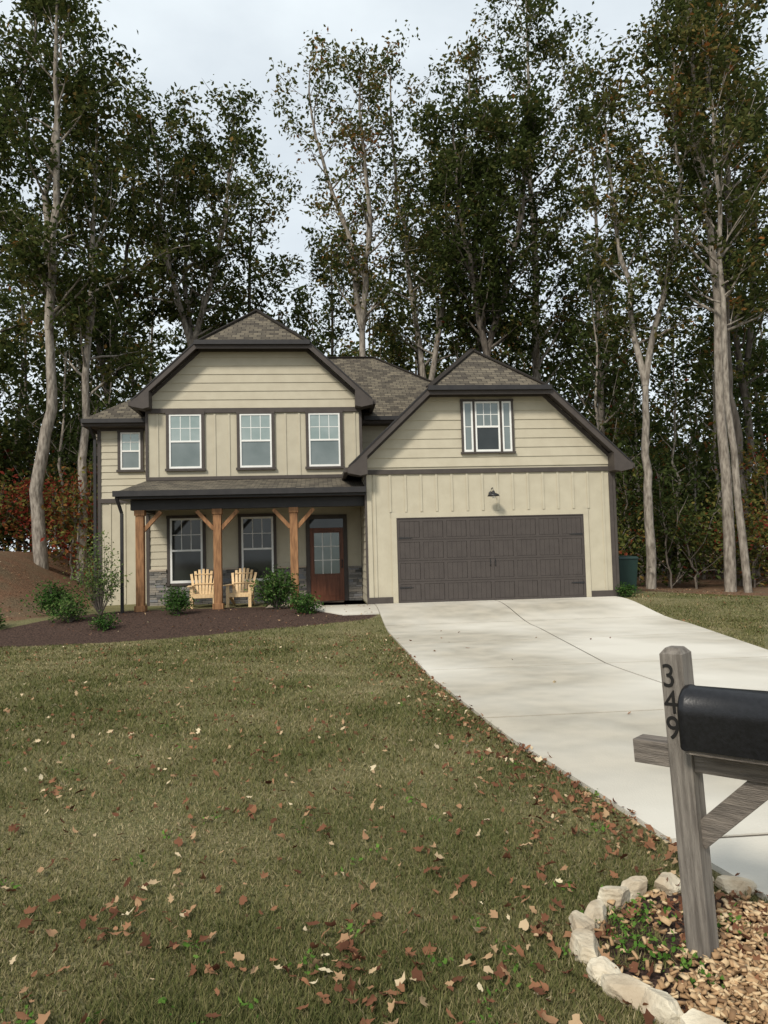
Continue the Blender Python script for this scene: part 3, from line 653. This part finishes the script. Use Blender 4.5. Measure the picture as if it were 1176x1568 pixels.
T=[ # x,y,h,r,cb,nl,tr,seed,lean,fork,per,size,tone,bark,dens
 (-9.4,26,21.5,3.3,.30,28,.22,1,(.6,0),2,44,.17,.27,'bark_l',.95),
 (-8.4,27,18,2.6,.36,22,.16,2,(.6,0),0,42,.17,.42,'bark_l',.9),
 (-12.5,28,25,3.5,.25,30,.24,3,(.2,0),2,46,.18,.25,'bark_d',.95),
 (-5.6,33,22.8,4.0,.34,36,.20,4,(.2,0),3,40,.18,.36,'bark_l',.9),
 (-3.4,36,19.5,2.8,.30,24,.2,5,(.4,0),0,42,.19,.42,'bark_d',.85),
 (2.7,30,23.3,3.1,.42,32,.20,6,(-1.7,0),2,28,.155,.52,'bark_l',.85),
 (4.4,31,24.0,3.3,.38,32,.20,7,(.9,0),2,34,.16,.48,'bark_l',.88),
 (6.7,29,20.5,3.4,.34,34,.20,8,(.4,0),3,46,.17,.25,'bark_d',.95),
 (9.4,31,26.5,3.4,.30,40,.22,9,(.3,0),0,46,.17,.33,'bark_l',.95),
 (7.6,35,24,3.0,.32,28,.2,10,(.2,0),2,40,.18,.42,'bark_d',.85),
 (11.0,24,20.3,2.7,.42,30,.16,11,(.4,0),2,38,.155,.46,'bark_l',.9),
 (13.2,23,23.5,2.7,.36,32,.17,12,(-.3,0),0,40,.155,.40,'bark_l',.9),
 (13.45,22.4,19,2.0,.45,20,.11,13,(-.6,0),0,34,.15,.5,'bark_l',.85),
 (16.0,27,25,3.6,.26,36,.20,14,(-.3,0),2,46,.17,.30,'bark_d',.95),
 (-9.5,34,22,3.4,.26,30,.2,17,(0,0),2,44,.19,.33,'bark_d',.9),
 (-15.5,33,26,3.6,.22,30,.22,18,(0,0),0,46,.2,.32,'bark_d',.9),
 (19.5,32,26,3.6,.22,30,.22,19,(0,0),2,44,.2,.36,'bark_d',.9),
 (5.2,37,18,2.8,.30,24,.16,20,(0,0),0,40,.2,.32,'bark_d',.9),
 (13.2,33,22,3.2,.32,28,.18,15,(0,0),0,42,.18,.42,'bark_l',.88),
 (.9,38,17.5,2.6,.30,22,.16,16,(0,0),0,38,.2,.42,'bark_d',.85),
]
for t in T: tree('hardwood_tree',*t)
# distant mass of trees
def mass(name,seed,n,xr,yr,hr,rr,per,size,matl,tone,spread,trunk=(.08,.16),cb=.12,nl=12,twigs=1,bark='bark_d',sg=(.9,1.7)):
    rng=np.random.RandomState(seed);V=[];F=[];mi=[];rn=[];cl=[];cr=[]
    for i in range(n):
        x=xr[0]+(xr[1]-xr[0])*(i+rng.uniform(0,1))/n;y=rng.uniform(*yr)
        if 7.2<y<30.5 and -7.5<x<8.6: continue
        c=grow(rng,x,y,rng.uniform(*hr),rng.uniform(*rr),cb,nl,rng.uniform(*trunk),(rng.normal(0,.4),0),0,V,F,mi,rn,twigs)
        cl+=c;cr+=[tone+rng.normal(0,spread)]*len(c)
    cent=np.array([c[0] for c in cl]);sig=np.array([c[1] for c in cl])*rng.uniform(*sg,len(cl))
    lv,lr=leafcloud(cent,sig,per,size,rng,np.array(cr)+rng.normal(0,.12,len(cr)))
    nb=len(V);nF=len(F);nL=len(lr);V=np.concatenate([np.array(V),lv]);F=np.concatenate([np.array(F),nb+np.arange(4*nL).reshape(-1,4)])
    sm=np.zeros(nF+nL,bool);sm[:nF]=True
    poly_mesh(name,V,F,np.concatenate([np.zeros(nF),np.ones(nL)]),np.concatenate([np.array(rn),lr]),[bark,matl],smooth_idx=sm)
mass('distant_trees',61,66,(-34,44),(38,58),(14,21),(2.3,3.3),20,.30,'leaf',.36,.14,nl=15,twigs=1)
mass('understory_trees',62,56,(-26,30),(28,37),(6,13),(1.7,2.6),22,.20,'leafu',.40,.20,(.04,.08),.12,14,1,'bark_l')
mass('woodland_undergrowth',63,84,(-28,32),(25,34),(1.5,4.5),(1.0,1.8),22,.14,'leafu',.50,.24,(.015,.03),.05,10,2)
mass('distant_undergrowth',64,110,(-46,58),(38,52),(3,8),(2.2,3.4),22,.42,'leafu',.30,.16,(.03,.05),.02,12,1,'bark_d',(1.6,2.6))

# shrubs
def shrub(name,x,y,h,r,nst,per,size,seed,tone=.5):
    rng=np.random.RandomState(seed);V=[];F=[];mi=[];rn=[];cl=[];z=float(zg(x,y))
    for i in range(nst):
        a=rng.uniform(0,6.28);rad=r*rng.uniform(.1,1);e=np.array([x+math.cos(a)*rad,y+math.sin(a)*rad,z+h*rng.uniform(.45,1)*(1-.35*(rad/r)**2)]);b0=np.array([x,y,z-.03]);m=(b0+e)/2+rng.normal(0,.04,3)
        tubeq([b0,m,e],[.012,.008,.003],4,V,F,mi,rn)
        for t in (.45,.7,.85,1): cl.append(b0*(1-t)+e*t if t>.6 else m)
    lv,lr=leafcloud(np.array(cl),np.full(len(cl),.05+r*.10),per,size,rng,np.clip(tone+rng.normal(0,.2,len(cl)),0,1))
    nb=len(V);nF=len(F);nL=len(lr);V=np.concatenate([np.array(V),lv]);F=np.concatenate([np.array(F),nb+np.arange(4*nL).reshape(-1,4)])
    poly_mesh(name,V,F,np.concatenate([np.zeros(nF),np.ones(nL)]),np.concatenate([np.array(rn),lr]),['bark_d','shrub'])
shrub('shrub',-5.35,18.6,1.95,.58,34,11,.06,1,.85)
shrub('shrub',-6.6,19.0,.85,.62,44,11,.06,2,.4)
shrub('shrub',-5.75,17.6,.6,.45,30,10,.055,3,.6)
shrub('shrub',-1.12,18.75,1.0,.55,50,13,.065,4,.5)
shrub('shrub',-3.45,18.2,.68,.38,32,11,.055,5,.35)
shrub('shrub',-.38,17.75,.48,.34,30,11,.055,6,.4)
shrub('shrub',-4.75,16.8,.34,.30,20,9,.05,7,.4)
shrub('shrub',-7.2,17.0,.42,.32,20,9,.055,8,.4)
shrub('shrub',8.0,18.9,.35,.25,20,12,.05,9,.4)

# ------------------------------------------------------------ sky, sun, camera
w=bpy.data.worlds.new('World');scene.world=w;w.use_nodes=True;n=w.node_tree.nodes;l=w.node_tree.links;bg=n['Background']
sv=Vector((-.42,-.62,.66)).normalized();el=math.asin(sv.z);az=math.atan2(sv.x,sv.y)
sky=n.new('ShaderNodeTexSky');sky.sky_type='NISHITA';sky.sun_disc=False;sky.sun_elevation=el;sky.sun_rotation=az;sky.dust_density=2.5;sky.air_density=1.0
tc=n.new('ShaderNodeTexCoord');mp=n.new('ShaderNodeMapping');mp.inputs['Scale'].default_value=(1,1,2.2);l.new(tc.outputs['Generated'],mp.inputs[0])
cn=n.new('ShaderNodeTexNoise');cn.inputs['Scale'].default_value=2.0;cn.inputs['Detail'].default_value=7;cn.inputs['Roughness'].default_value=.55;l.new(mp.outputs[0],cn.inputs['Vector'])
mr=n.new('ShaderNodeMapRange');mr.inputs[1].default_value=.3;mr.inputs[2].default_value=.65;mr.inputs[3].default_value=.66;mr.inputs[4].default_value=.97;l.new(cn.outputs['Fac'],mr.inputs[0])
mx=n.new('ShaderNodeMixRGB');l.new(mr.outputs[0],mx.inputs[0]);l.new(sky.outputs[0],mx.inputs[1]);mx.inputs[2].default_value=(8.2,8.9,9.3,1)
l.new(mx.outputs[0],bg.inputs['Color']);bg.inputs['Strength'].default_value=.112
sl=bpy.data.lights.new('sun','SUN');sl.energy=3.4;sl.angle=math.radians(9);sl.color=(1,.93,.82)
so=bpy.data.objects.new('sun',sl);COL.objects.link(so);so.rotation_euler=(-sv).to_track_quat('-Z','Y').to_euler();so.location=(0,-10,30)
cam=bpy.data.cameras.new('camera');co=bpy.data.objects.new('camera',cam);COL.objects.link(co);scene.camera=co
cam.sensor_fit='VERTICAL';cam.sensor_height=36;cam.lens=26.0;cam.clip_end=1500;cam.clip_start=.05
yw,pt,rl=math.radians(5),math.radians(3.3),math.radians(1.5)
f=Vector((math.sin(yw)*math.cos(pt),math.cos(yw)*math.cos(pt),math.sin(pt)));r0=Vector((math.cos(yw),-math.sin(yw),0));u0=r0.cross(f)
up=u0*math.cos(rl)+r0*math.sin(rl);rt=r0*math.cos(rl)-u0*math.sin(rl)
m=Matrix.Identity(4)
for i in range(3): m[i][0]=rt[i];m[i][1]=up[i];m[i][2]=-f[i]
m.translation=Vector((0,0,1.55));co.matrix_world=m
